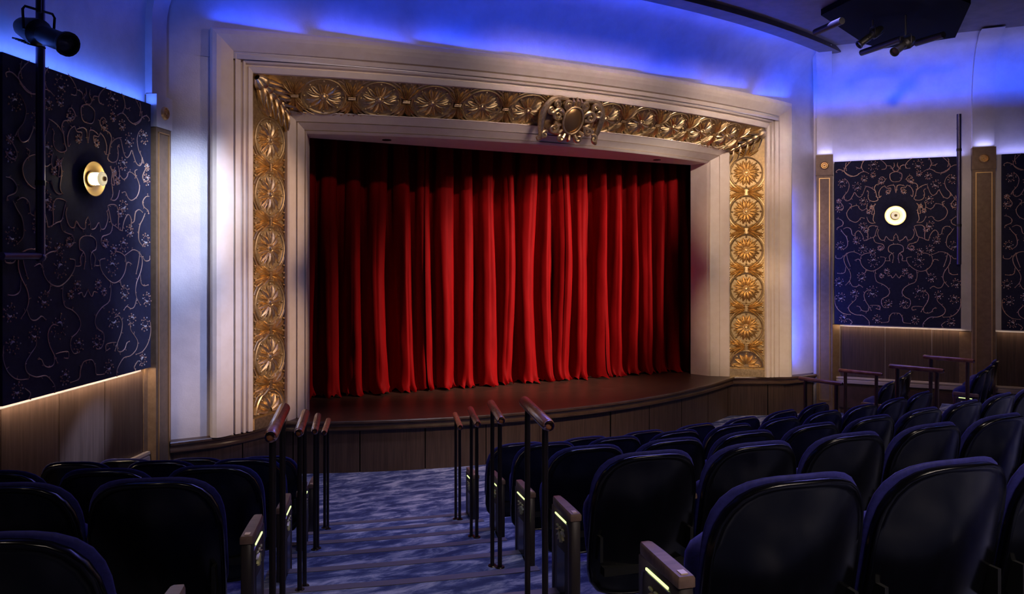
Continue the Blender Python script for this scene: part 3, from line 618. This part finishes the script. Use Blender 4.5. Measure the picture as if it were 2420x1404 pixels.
# ---------------- embroidered fabric panels
HV = [[(330,90),(250,170),(215,230),(240,290),(320,335),(410,325),(480,280),(540,270),(600,300)],[(100,270),(90,240),(140,222),(200,245),(270,300),(340,330)],[(540,85),(500,140),(490,200),(520,260)],[(400,190),(450,215),(490,205)],[(250,110),(235,170),(250,240)],[(760,80),(830,130),(875,190),(860,240),(810,245)],[(875,190),(940,200),(960,240)],[(990,150),(1000,200),(970,240),(990,280),(1015,285)],
[(1020,290),(970,300),(930,330),(935,400),(970,440),(1020,445)],[(770,400),(780,370),(820,360),(855,400),(840,440),(790,465),(720,480),(690,530),(710,590),(725,660),(745,715),(680,740),(610,715),(590,650),(600,590),(580,570)],[(540,495),(600,510),(660,540),(710,590)],
[(550,510),(530,570),(500,640),(460,670),(415,640),(380,590),(350,640),(310,700),(250,720),(215,680),(220,630),(270,570),(295,480),(270,410),(225,370)],[(180,690),(210,640)],[(435,800),(380,800),(300,840),(255,920),(290,1010),(380,1060),(440,1040),(480,990),(530,1000)],[(435,800),(460,850),(510,875),(560,850)],[(290,760),(330,780),(320,820)],
[(90,700),(150,740),(200,810),(180,860),(120,850),(105,820)],[(90,1000),(150,1010),(200,1060),(180,1110),(110,1140),(100,1170)],[(850,500),(790,540),(760,610),(770,680),(790,660)],[(850,500),(880,540),(940,540),(930,600),(890,615)],[(880,520),(950,495),(1000,510),(1010,570),(1020,610)],
[(710,780),(680,830),(690,900),(680,960),(670,1030),(700,1075)],[(590,760),(570,820),(590,880),(650,830),(700,790)],[(640,780),(660,860),(650,940),(690,930)],[(570,980),(600,1050),(650,1080),(700,1075)],[(745,1135),(700,1120),(620,1125),(585,1190),(590,1280),(580,1340),(530,1350)],[(745,1135),(720,1200),(690,1290),(640,1310),(560,1345)],
[(760,1180),(740,1240),(780,1330),(840,1345),(870,1290),(920,1340),(980,1350),(990,1290),(1020,1250)],[(530,1350),(500,1260),(440,1195),(390,1240),(395,1310),(400,1338)],[(160,1170),(200,1230),(250,1290),(270,1370),(260,1440),(200,1490)],[(200,1165),(260,1140),(320,1170),(340,1250),(370,1270)],[(670,1290),(700,1370),(760,1395),(820,1410),(840,1460),(800,1500),(750,1480),(760,1440)],
[(1020,1408),(960,1415),(910,1450),(910,1520),(960,1545),(985,1600),(970,1690)],[(960,1545),(920,1600),(925,1660),(860,1665)],[(490,1580),(470,1650),(490,1730),(560,1800),(660,1825),(760,1780),(840,1700),(855,1620),(790,1605)],[(490,1580),(560,1550),(640,1540)],[(380,1660),(440,1640),(470,1670)],
[(500,1580),(430,1550),(360,1525),(280,1540),(225,1580),(210,1650),(240,1740),(300,1830),(320,1910),(300,1980),(240,2050)],[(80,1580),(90,1625),(160,1630),(200,1590)],[(300,1980),(340,2060),(400,2075),(460,2050),(505,2080)],[(240,1760),(230,1840),(180,1870),(110,1865)],[(250,1540),(270,1640),(310,1750)],
[(710,1800),(700,1900),(730,1990),(820,2030),(900,2090),(925,2160),(880,2220),(810,2260),(800,2330),(840,2390),(900,2390)],[(560,1800),(550,1850),(520,1870)],[(890,1900),(940,1890),(970,1930),(1020,1870)],[(650,2140),(580,2130),(530,2190),(545,2280),(600,2370),(640,2440)],[(600,2370),(600,2440),(550,2460),(490,2440),(460,2390),(420,2380)],[(620,2365),(700,2360),(770,2370),(770,2420),(720,2410)],
[(400,2200),(400,2270),(330,2340),(285,2400),(310,2470),(400,2515),(500,2520),(560,2560),(610,2620),(610,2670)],[(70,2230),(65,2330),(110,2430),(200,2500),(310,2515)],[(1020,2470),(960,2480),(920,2540),(905,2610),(800,2625)],[(280,2580),(340,2630),(320,2665)]]
FL = [(180,440,80),(680,190,90),(530,380,60),(420,500,80),(900,600,40),(520,740,70),(670,330,50),(130,840,60),(510,1120,70),(410,1350,70),(150,1430,80),(510,1480,70),(660,1530,60),(680,1680,100),(490,1920,80),(130,2000,80),(380,2180,70),(660,2150,110),(160,2240,80),(880,1830,50),(900,2330,70),(200,2580,70),(730,2570,70),(780,1470,50),(790,430,50),(130,720,40),(800,1900,40),(560,1180,50),(600,900,35),(650,830,35)]
def fabric_panel(sd, s0, wd, label, half=False):
    c0 = s0 + wd / 2; z0, z1 = 1.462, 4.12; nf = -.02
    p = thing('fabric_wall_panel', label, 'wall panel', WP(sd, c0, -.05, z0), 'embroidered wall panels')
    g = MB(); a, b_ = s0, s0 + wd
    g.hexa([WP(sd, a, -.06, z0), WP(sd, b_, -.06, z0), WP(sd, b_, nf, z0), WP(sd, a, nf, z0)], [WP(sd, a, -.06, z1), WP(sd, b_, -.06, z1), WP(sd, b_, nf, z1), WP(sd, a, nf, z1)])
    obj('fabric_face', g, M['fabric'], p, smooth=False)
    rnd = random.Random(11)
    def pt(x, y, m_, d=.0): # x,y traced units
        u = (x - 1020) / 960 * m_; v = (y - 95) / 2578
        return WP(sd, c0 + u * wd / 2, nf + .001 + d, z1 - v * (z1 - z0))
    gv, gd, gc = MB(), MB(), MB()
    for m_ in (-1, 1):
        if sd == 'R': mm = m_
        for ln in HV:
            sp = smoothpath([(x, y, 0) for x, y in ln], 4); k = len(sp)
            pts = [pt(q.x, q.y, m_) for q in sp]
            gv.tube(pts, [.0033 + .0022 * math.sin(PI * i / (k - 1)) for i in range(k)], 5)
            for i in range(2, k - 1, 5):   # leaflets
                q = sp[i]; ang = rnd.uniform(0, 6.28); e_ = (q.x + 17 * math.cos(ang), q.y + 17 * math.sin(ang))
                gv.tube([pt(q.x, q.y, m_), pt(*e_, m_)], [.005, .002], 4)
                if rnd.random() < .55: gd.ball(pt(e_[0] + 6 * math.cos(ang), e_[1] + 6 * math.sin(ang), m_), .0055, 5, 3)
            gd.ball(pt(sp[-1].x, sp[-1].y, m_),   .0075, 6, 4)
        for (x, y, r_) in FL:
            a0 = rnd.uniform(-.6, .6) + (PI if rnd.random() < .5 else 0); r_ = r_ * .95
            arc = [pt(x + r_ * .34 * math.cos(a0 + t), y + r_ * .34 * math.sin(a0 + t), m_, .001) for t in [PI * .15 + PI * .7 * i / 6 for i in range(7)]]
            gc.tube(arc, [.003, .006, .009, .010, .009, .006, .003], 5)
            n_ = 9
            for i in range(n_):
                t = 2 * PI * i / n_ + rnd.uniform(-.15, .15); q = r_ * rnd.uniform(.75, 1.0)
                (gd if i % 3 else gc).ball(pt(x + q * math.cos(t), y + q * math.sin(t), m_), .0085 if i % 3 else .0075, 5, 3)
                q2 = r_ * .55; gd.ball(pt(x + q2 * math.cos(t + .3), y + q2 * math.sin(t + .3), m_), .0062, 5, 3)
                if i % 2: gv.tube([pt(x + q * .6 * math.cos(t), y + q * .6 * math.sin(t), m_), pt(x + q * .95 * math.cos(t), y + q * .95 * math.sin(t), m_)], .0025, 4)
    for nm, gg, mt in (('vine_embroidery', gv, 'vine'), ('bud_embroidery', gd, 'dots'), ('blossom_embroidery', gc, 'petal')):
        o = obj(nm, gg, M[mt], p, merge=False); o['kind'] = 'stuff'
    return p
fabric_panel('L', .345, 1.98, 'large navy panel embroidered with copper vines on the left wall')
fabric_panel('R', .275, 1.79, 'navy panel embroidered with copper vines on the right wall between two pilasters')
fabric_panel('R', 2.60, 1.79, 'sliver of navy embroidered panel at the right edge of the photo')
# plain wall liner between panel and pilaster on the right is the plaster wall itself

# ---------------- sconces
def sconce(sd, s, z, label):
    nn = nL if sd == 'L' else nR; dd = dL if sd == 'L' else dR; c = WP(sd, s, -.02, z)
    p = thing('wall_sconce', label, 'wall light', c, 'brass disc sconces')
    g = MB(); g.lathe([(.03, .002), (.10, .004), (.135, .022), (.150, .045), (.156, .046), (.156, .04), (.14, .012), (.10, -.0), (.0, -.0)], 40, c, nn, dd); obj('dish', g, M['brass'], p)
    g = MB(); g.lathe([(.0, .002), (.062, .002), (.066, .02), (.058, .024)], 32, c, nn, dd); obj('base_ring', g, M['brass'], p)
    g = MB(); g.lathe([(.052, .02), (.056, .045), (.052, .105), (.048, .112)], 28, c, nn, dd); obj('glass_lamp', g, M['bulb'], p)
    g = MB(); g.lathe([(.060, .104), (.064, .112), (.060, .122), (.050, .124), (.046, .118), (.03, .119), (.026, .128), (.012, .132), (0, .132)], 32, c, nn, dd); obj('front_cap', g, M['bulbdim'], p)
    g = MB(); g.lathe([(.022, .13), (.020, .142), (.008, .146), (0, .146)], 20, c, nn, dd); obj('knob', g, M['brass'], p)
    return p
sconce('L', 1.30, 3.27, 'brass disc sconce glowing white on the left embroidered panel')
sconce('R', 1.16, 3.22, 'brass disc sconce glowing yellow on the right embroidered panel')

# ---------------- lighting pipes and spotlights
def boom(sd, s, n_, z0, z1, label, arm=True):
    a = WP(sd, s, n_, z0); p = thing('lighting_pipe', label, 'pipe', a, 'vertical lighting pipes')
    g = MB(); g.tube([WP(sd, s, n_, z0), WP(sd, s, n_, z1)], .033, 14); obj('pole', g, M['pipe'], p)
    if arm:
        g = MB(); g.tube([WP(sd, s, n_, z0 + .03), WP(sd, s + .4, n_, z0 + .03)], .03, 12); g.ball(WP(sd, s, n_, z0 + .02), .04, 12, 8); obj('bottom_arm', g, M['pipe'], p)
    else:
        g = MB(); g.tube([WP(sd, s, n_, z1 - .2), WP(sd, s, -.1, z1 - .2)], .02, 10); obj('wall_bracket', g, M['pipe'], p)
    for z in (z1 - .55, z0 + .6):
        g = MB(); g.tube([WP(sd, s, n_, z - .02), WP(sd, s, n_, z + .02)], .037, 14); obj('collar', g, M['fixture'], p)
    return a
boom('L', 2.07, .09, 2.56, 5.80, 'dark vertical pipe with side arm at the far left')
boom('R', 2.03, .05, 2.45, 4.76, 'dark vertical pipe beside the right embroidered panel', False)
def spotlight(base, direction, sc, label, top=None):
    """ellipsoidal spotlight"""
    b_ = Vector(base); d = Vector(direction).normalized(); p = thing('stage_spotlight', label, 'spotlight', b_, 'ellipsoidal stage spotlights'); u = Vector((0, 0, 1)).cross(d).normalized()
    g = MB(); g.lathe([(0, -.30), (.06, -.29), (.085, -.24), (.10, -.15), (.12, -.05), (.12, .0), (.09, .03), (.075, .06)], 20, b_, d, u).v; g.v = [b_ + (q - b_) * sc for q in g.v]; obj('lamp_housing', g, M['fixture'], p)
    g = MB(); g.lathe([(.075, .05), (.078, .10), (.082, .12), (.082, .38), (.095, .385), (.105, .40), (.105, .43), (.088, .43), (.075, .40)], 20, b_, d, u); g.v = [b_ + (q - b_) * sc for q in g.v]; obj('lens_barrel', g, M['fixture'], p)
    g = MB(); g.lathe([(0, .405), (.04, .402), (.078, .39)], 20, b_, d, u); g.v = [b_ + (q - b_) * sc for q in g.v]; obj('lens', g, M['lens'], p)
    v = d.cross(u)
    g = MB()
    for k in range(6):
        c = b_ + (d * (-.22 + .045 * k) + v * (-.115)) * sc; gf = MB(); gf.tube([c - u * .08 * sc, c + u * .08 * sc], .008 * sc, 6); obj('cooling_fin', gf, M['fixture'], p)
    g.tube([b_ + u * .13 * sc, b_ + (u * .14 + Vector((0, 0, .17))) * sc, b_ + (u * .12 + Vector((0, 0, .20))) * sc, b_ + (-u * .12 + Vector((0, 0, .20))) * sc, b_ + (-u * .14 + Vector((0, 0, .17))) * sc, b_ - u * .13 * sc], .012 * sc, 6)
    obj('yoke', g, M['fixture'], p)
    g = MB(); g.tube([b_ + Vector((0, 0, .18)) * sc, Vector((b_.x, b_.y, top)) if top else b_ + Vector((0, 0, .30)) * sc], .022 * sc, 8); obj('clamp', g, M['fixture'], p)
    g = MB(); g.tube([b_ + (d * .16 + u * .08) * sc, b_ + (d * .16 + u * .11) * sc], .012 * sc, 6)
    obj('shutter_knob', g, M['fixture'], p)
    return p
f_, s_ = math.sin, math.cos
FW = Vector((math.sin(R(27.654)), math.cos(R(27.654)), 0)); RT = Vector((math.cos(R(27.654)), -math.sin(R(27.654)), 0)); CAM = Vector(co.location)
def PX(x, y, d): return CAM + (FW + RT * ((x - 1199.25) / 1780) - Vector((0, 0, 1)) * ((y - 601.8) / 1780)) * d
pz_ = WP('L', 2.07, .09, 4.6); dp = (pz_ - CAM).dot(FW)
q0 = PX(92, 78, dp - .10); q1 = PX(182, 113, dp - .30)
sp_ = spotlight(q0, q1 - q0, .88, 'black spotlight clamped on the left pipe aiming at the stage')
g = MB(); pc_ = WP('L', 2.07, .09, q0.z); g.tube([pc_, q0 + (q0 - pc_) * .2], .03, 10); g.tube([pc_ - Vector((0, 0, .06)), pc_ + Vector((0, 0, .06))], .048, 14)
obj('pipe_clamp', g, M['fixture'], sp_)
# ceiling lighting trough with pipes
tr = [(3.0, -2.1), (4.72, -1.46), (5.2, -1.42), (5.6, -2.3), (4.3, -3.3), (2.6, -3.5)]
t_ = thing('lighting_trough', 'black ceiling trough with lighting pipes at the upper right', 'lighting trough', (4.2, -2.4, 5.66))
g = MB(); k0 = len(tr); g.add([(x, y, 5.78) for x, y in tr] + [(x, y, 5.86) for x, y in tr], [tuple(range(k0)), tuple(range(2 * k0 - 1, k0 - 1, -1))] + [(i, (i + 1) % k0, k0 + (i + 1) % k0, k0 + i) for i in range(k0)]); obj('trough_panel', g, M['black'], t_, smooth=False)
for (xa, ya, da), (xb, yb_, db), nm in (((2130, 36, 10.2), (2036, 108, 10.9), 'pipe'), ((2230, 60, 10.0), (2165, 105, 10.4), 'pipe'), ((1990, 20, 9.4), (1927, 56, 9.9), 'pipe')):
    a = PX(xa, ya, da); b2 = PX(xb, yb_, db); a.z = 5.52; b2.z = 5.52
    g = MB(); g.tube([a, b2], .045, 12); obj('lighting_rail', g, M['fixture'], t_)
qq = PX(2140, 104, 10.0); spotlight(qq, PX(2112, 124, 9.9) - qq, .6, 'black spotlight hanging below the ceiling trough, nearer the right wall', 5.79)
qq = PX(2062, 82, 10.2); spotlight(qq, PX(2038, 100, 10.2) - qq, .55, 'black spotlight hanging below the ceiling trough, nearer the stage', 5.79)

# ================================================================== HANDRAILS
def handrail(pn, pf, zt, zn, zf, label, grp, pr=.0125, pm='post'):
    pn = Vector((*pn, zt)); pf = Vector((*pf, zt)); d = (pf - pn).normalized()
    r_ = thing('aisle_handrail', label, 'handrail', Vector((pn.x, pn.y, zn)), grp)
    g = MB(); a = pn - d * .02; b2 = pf + d * .04
    g.tube([a, a + d * .006, a + d * .02, b2 - d * .02, b2 - d * .006, b2], [.012, .021, .025, .025, .021, .012], 18); obj('wooden_rail', g, M['rail'], r_)
    for c, z in ((pn + d * .045, zn), (pf - d * .045, zf)):
        g = MB(); g.tube([Vector((c.x, c.y, z)), Vector((c.x, c.y, zt - .015))], pr, 12); obj('post', g, M[pm], r_)
        g = MB(); g.lathe([(0, .006), (.024, .006), (.028, .0)], 16, (c.x, c.y, z), (0, 0, 1), (1, 0, 0)); obj('foot_plate', g, M['post'], r_)
    g = MB(); g.lathe([(.013, -.028), (.020, -.026), (.021, -.018), (.012, -.012), (0, -.010)], 16, pn, d, Vector((0, 0, 1))); obj('end_cap', g, M['cap'], r_)
wrd = ['nearest', 'second nearest', 'third nearest', 'farthest']
Lr = [((-4.83, -6.24), (-4.70, -5.80), 1.95, 4), ((-4.47, -5.03), (-4.34, -4.59), 1.67, 3), ((-4.10, -3.81), (-3.97, -3.36), 1.383, 2), ((-3.75, -2.67), (-3.61, -2.25), 1.096, 1)]
Rr = [((-3.86, -6.55), (-3.73, -6.14), 1.95, 4), ((-3.40, -5.26), (-3.25, -4.84), 1.67, 3), ((-3.01, -4.13), (-2.85, -3.67), 1.383, 2), ((-2.65, -3.02), (-2.49, -2.55), 1.096, 1)]
for i in range(4):
    for nm, LL in (('left', Lr), ('right', Rr)):
        a, b2, zt, k = LL[i]; handrail(a, b2, zt, 2 * k * RIS, (2 * k - 1) * RIS, '%s short cherry handrail on the %s side of the central steps' % (wrd[i], nm), 'handrails of the central aisle')
for (a, b2, zt, k, lbl) in (((2.197, -3.035), (2.095, -2.574), 1.09, 1, 'handrail of the right aisle nearest the stage end, left side'), ((3.231, -2.804), (3.08, -2.36), 1.09, 1, 'handrail of the right aisle before the right pilaster, wall side'), ((2.43, -4.106), (2.28, -3.65), 1.37, 2, 'orange brown handrail of the right aisle below the embroidered panel'), ((3.472, -3.806), (3.33, -3.35), 1.37, 2, 'highest thin handrail of the right aisle against the wainscot')):
    rr_ = (Vector(a) - Vector((O.x, O.y))).length
    handrail(a, b2, zt, RIS * 2 * k, RIS * (2 * k - 1), lbl, 'handrails of the right aisle', .021, 'walnut_trim')

# ================================================================== SEATS
def outline(hw, z0, z1, n=44):
    cz = z0 + (z1 - z0) * .52; pts = []
    for i in range(n):
        a = 2 * PI * i / n; c, s = math.cos(a), math.sin(a)
        e = 3.3 if s > 0 else 6.0; hh = (z1 - cz) if s > 0 else (cz - z0)
        r = 1 / ((abs(c) ** e + abs(s) ** e) ** (1 / e)); pts.append((hw * r * c, cz + hh * r * s))
    return pts, cz
def padshape(hw, z0, z1, rings, leany, curve=.80, n=44):
    pts, cz = outline(hw, z0, z1, n); g = MB(); rows = []
    for ins, dy in rings:
        fx = max(0, (hw - ins) / hw); hz = (z1 - z0) / 2; fz = max(0, (hz - ins) / hz)
        row = []
        for x, z in pts:
            X = x * fx; Z = cz + (z - cz) * fz; row.append(Vector((X, leany(Z) + curve * X * X + dy, Z)))
        rows.append(row)
    g.grid(rows, close_u=True); return g
lean = lambda z: (.835 - z) * .20
shell_r = [(.30, -.012), (.20, -.012), (.10, -.012), (.034, -.012), (.015, -.012), (.012, -.016), (.008, -.0185), (.004, -.017), (.001, -.012), (0, .004), (.0, .010), (.006, .013), (.05, .015)]
cush_r = [(.03, .015), (.006, .016), (-.003, .019), (-.006, .025), (-.003, .032), (.008, .036), (.05, .042), (.14, .046), (.30, .048)]
SH = padshape(.279, .10, .822, shell_r, lean).mesh('back_shell', M['shell'], ang=60)
BC = padshape(.280, .24, .829, cush_r, lean).mesh('back_cushion', M['upholstery'], ang=80)
g = MB()  # tipped-up seat
def seatpad(hw, l0, l1, th):
    rows = []; n = 40; P2 = []
    for i in range(n):
        a = 2 * PI * i / n; c, s = math.cos(a), math.sin(a); e = 4.5; r = 1 / ((abs(c) ** e + abs(s) ** e) ** (1 / e)); P2.append((hw * r * c, (l0 + l1) / 2 + (l1 - l0) / 2 * r * s))
    cx_, cl = 0, (l0 + l1) / 2
    for ins, h in ((.2, 0), (.02, 0), (.0, .02), (-.003, th * .5), (.008, th - .015), (.03, th), (.1, th + .008), (.2, th + .01)):
        f1 = (hw - ins) / hw; hl = (l1 - l0) / 2; f2 = max(0, (hl - ins) / hl)
        rows.append([Vector((x * f1, h, cl + (l - cl) * f2)) for x, l in P2])
    gg = MB(); gg.grid(rows, close_u=True); return gg
g = seatpad(.255, 0, .40, .10); rot = Matrix.Translation((0, .165, .205)) @ Matrix.Rotation(R(-14), 4, 'X'); g.xf(rot)
SCU = g.mesh('seat_cushion', M['upholstery'], ang=80)
g = MB(); g.box((-.22, .10, .22), (.22, .16, .26)); g.box((-.25, .08, .30), (-.235, .24, .42)); g.box((.235, .08, .30), (.25, .24, .42)); SM = g.mesh('seat_bracket', M['fixture'])
def armpad(sx, mid=False):
    g = MB(); rows = []
    for y, hw, zt in (((.150, .018, .550), (.155, .022, .560), (.18, .024, .566)) if mid else ((.012, .024, .562), (.016, .028, .570), (.10, .028, .572))) + ((.20, .026, .574), (.275, .022, .574), (.292, .016, .571), (.297, .010, .564)):
        zb = .537; rows.append([Vector((sx + q * hw, y, z)) for q, z in ((-1, zb), (-1, zt - .008), (-.82, zt), (.82, zt), (1, zt - .008), (1, zb))])
    k0 = len(g.v); g.grid(rows, close_u=True); g.f.append(tuple(range(k0, k0 + 6))); e = k0 + 6 * (len(rows) - 1); g.f.append(tuple(range(e + 5, e - 1, -1))); return g
def bevbox(lo, hi, b=.006):
    g = MB(); x0, y0, z0 = lo; x1, y1, z1 = hi
    def ring(z, i): return [Vector((x0 + i + b, y0 + i, z)), Vector((x1 - i - b, y0 + i, z)), Vector((x1 - i, y0 + i + b, z)), Vector((x1 - i, y1 - i - b, z)), Vector((x1 - i - b, y1 - i, z)), Vector((x0 + i + b, y1 - i, z)), Vector((x0 + i, y1 - i - b, z)), Vector((x0 + i, y0 + i + b, z))]
    g.grid([ring(z0, b), ring(z0 + b, 0), ring(z1 - b, 0), ring(z1, b)], close_u=True); k0 = 0; g.f.append(tuple(range(8))); g.f.append(tuple(range(31, 23, -1))); return g
arms = {}
for sx, nm, HWA in ((-1, 'l', .303), (1, 'r', .303), (-1, 'le', .40), (1, 're', .395)):
    x = sx * HWA
    A = armpad(x, HWA < .31).mesh('armrest', M['armwood'], ang=50)
    S = bevbox((x - .013, .17, 0), (x + .013, .27, .538)).mesh('standard', M['fixture'], ang=50)
    EP = bevbox((x - .024, .015, 0), (x + .024, .292, .537)).mesh('end_panel', M['endpanel'], ang=50)
    xo = x + sx * .024
    g = MB()   # raised frame line with rounded top corners
    path = [(xo, .045, .03), (xo, .045, .47), (xo, .052, .492), (xo, .07, .50), (xo, .237, .50), (xo, .255, .492), (xo, .262, .47), (xo, .262, .03), (xo, .045, .03)]
    g.tube(path, .0045, 6); FLn = g.mesh('panel_frame', M['frameline'])
    g = MB(); g.box((min(xo, xo + sx * .005), .08, .507), (max(xo, xo + sx * .005), .227, .514)); AL_ = g.mesh('aisle_light', M['aislelight'])
    g = MB()   # palmette emblem
    for k in range(7):
        a = R(-90 - 75 + 25 * k); rows = []
        for i in range(6):
            t = i / 5; rr = .012 + .048 * t; wv = .008 * math.sin(PI * (.15 + .75 * t)); cy, cz = .153 + math.cos(a) * rr, .452 + math.sin(a) * rr
            py, pz = -math.sin(a) * wv, math.cos(a) * wv
            rows.append([Vector((xo, cy - py, cz - pz)), Vector((xo + sx * .010, cy, cz)), Vector((xo, cy + py, cz + pz))])
        g.grid(rows)
    for k in (-1, 0, 1): g.ball((xo + sx * .004, .153 + k * .038, .462), .011, 8, 5, (.6, 1.5, .6))
    EM = g.mesh('emblem', M['emblem'])
    g = MB(); g.box((xo - .001, .10, .06), (xo + .0015, .206, .36)); FP = g.mesh('lower_inset', M['shell'])
    g = MB(); g.box((x - .011, .028, .570), (x + .011, .056, .5735)); PQ = g.mesh('seat_number_plaque', M['plaque'])
    arms[nm] = (A, S, EP, FLn, AL_, EM, FP, PQ)
protos = {}
def make_seat(l, r_):
    k = (l, r_)
    if k in protos: return copy_tree(protos[k])
    t = bpy.data.objects.new('theatre_seat', None); COL.objects.link(t); t.empty_display_size = .1
    inst('back_shell', SH, t); inst('back_cushion', BC, t); inst('seat_cushion', SCU, t); inst('seat_bracket', SM, t)
    for nm, v in (('l', l), ('r', r_)):
        if not v: continue
        A, S, EP, FLn, AL_, EM, FP, PQ = arms[nm + ('e' if v == 'end' else '')]
        a = inst('armrest', A, t)
        if v == 'end':
            inst('seat_number_plaque', PQ, a); e = inst('end_panel', EP, t); inst('panel_frame', FLn, e); inst('aisle_light', AL_, e); inst('emblem', EM, e); inst('lower_inset', FP, e)
        else: inst('standard', S, t)
    protos[k] = t; return t
ordn = ['first', 'second', 'third', 'fourth', 'fifth', 'sixth', 'seventh', 'eighth', 'ninth', 'tenth', 'eleventh', 'twelfth', 'thirteenth']
rown = ['front', 'second', 'third', 'fourth', 'nearest']
aisle_seats = []
def place(l, r_, Rr_, th, z, label, grp, sx=1.0):
    s = make_seat(l, r_); p = pol(Rr_, th, z); s.location = p; d = O - p; s.rotation_euler = (0, 0, math.atan2(d.y, d.x) - PI / 2); s.scale = (sx, 1, 1)
    s['label'] = label; s['category'] = 'seat'; s['group'] = grp; return s
RB = [12.02, 13.12, 14.30, 15.49, 16.82]
cfg = [(-10.15, .675, 7), (-10.75, .60, 9), (-11.35, .61, 10), (-12.0, .603, 11), (-12.55, .605, 4)]
for k, (t0, pitch, n) in enumerate(cfg):
    for i in range(n):
        th = t0 + i * math.degrees(pitch / RB[k]) + math.degrees(.085 / RB[k])
        if k == 3 and i > 5: break
        if k == 4 and i > 2: break
        if k == 2 and i > 8: break
        lab = ('navy theatre seat at the aisle end of the %s row right of the steps' % rown[k]) if i == 0 else ('%s navy theatre seat from the steps in the %s row of the centre block' % (ordn[i], rown[k]))
        s = place('end' if i == 0 else 'arm', 'end' if (i == n - 1) else None, RB[k], th, .274 * k, lab, 'navy theatre seats of the centre block', pitch / .606)
LB = [(-20.8, .60, 3, 12.0), (-20.5, .605, 3, 13.1), (-20.25, .60, 4, 14.28), (-20.05, .59, 3, 15.47), (-19.9, .60, 2, 16.86)]
for k, (t0, pitch, n, rr_) in enumerate(LB):
    for i in range(n):
        th = t0 - i * math.degrees(pitch / rr_)
        lab = ('navy theatre seat at the aisle end of the %s row left of the steps' % rown[k]) if i == 0 else ('%s navy theatre seat from the steps in the %s row of the left block' % (ordn[i], rown[k]))
        place('arm' if i == n - 1 else None, 'end' if i == 0 else 'arm', rr_, th, .274 * k, lab, 'navy theatre seats of the left block')
for k in (0, 1, 2):
    n = (3, 3, 1)[k]
    for i in range(n):
        th = (20.3, 20.4, 20.3)[k] + i * math.degrees(.60 / LB[k][3])
        lab = '%s navy theatre seat from the right aisle in the %s row by the right wall' % (ordn[i], rown[k])
        place('end' if i == 0 else 'arm', 'arm' if i == n - 1 else None, LB[k][3], th, .274 * k, lab, 'navy theatre seats by the right wall')
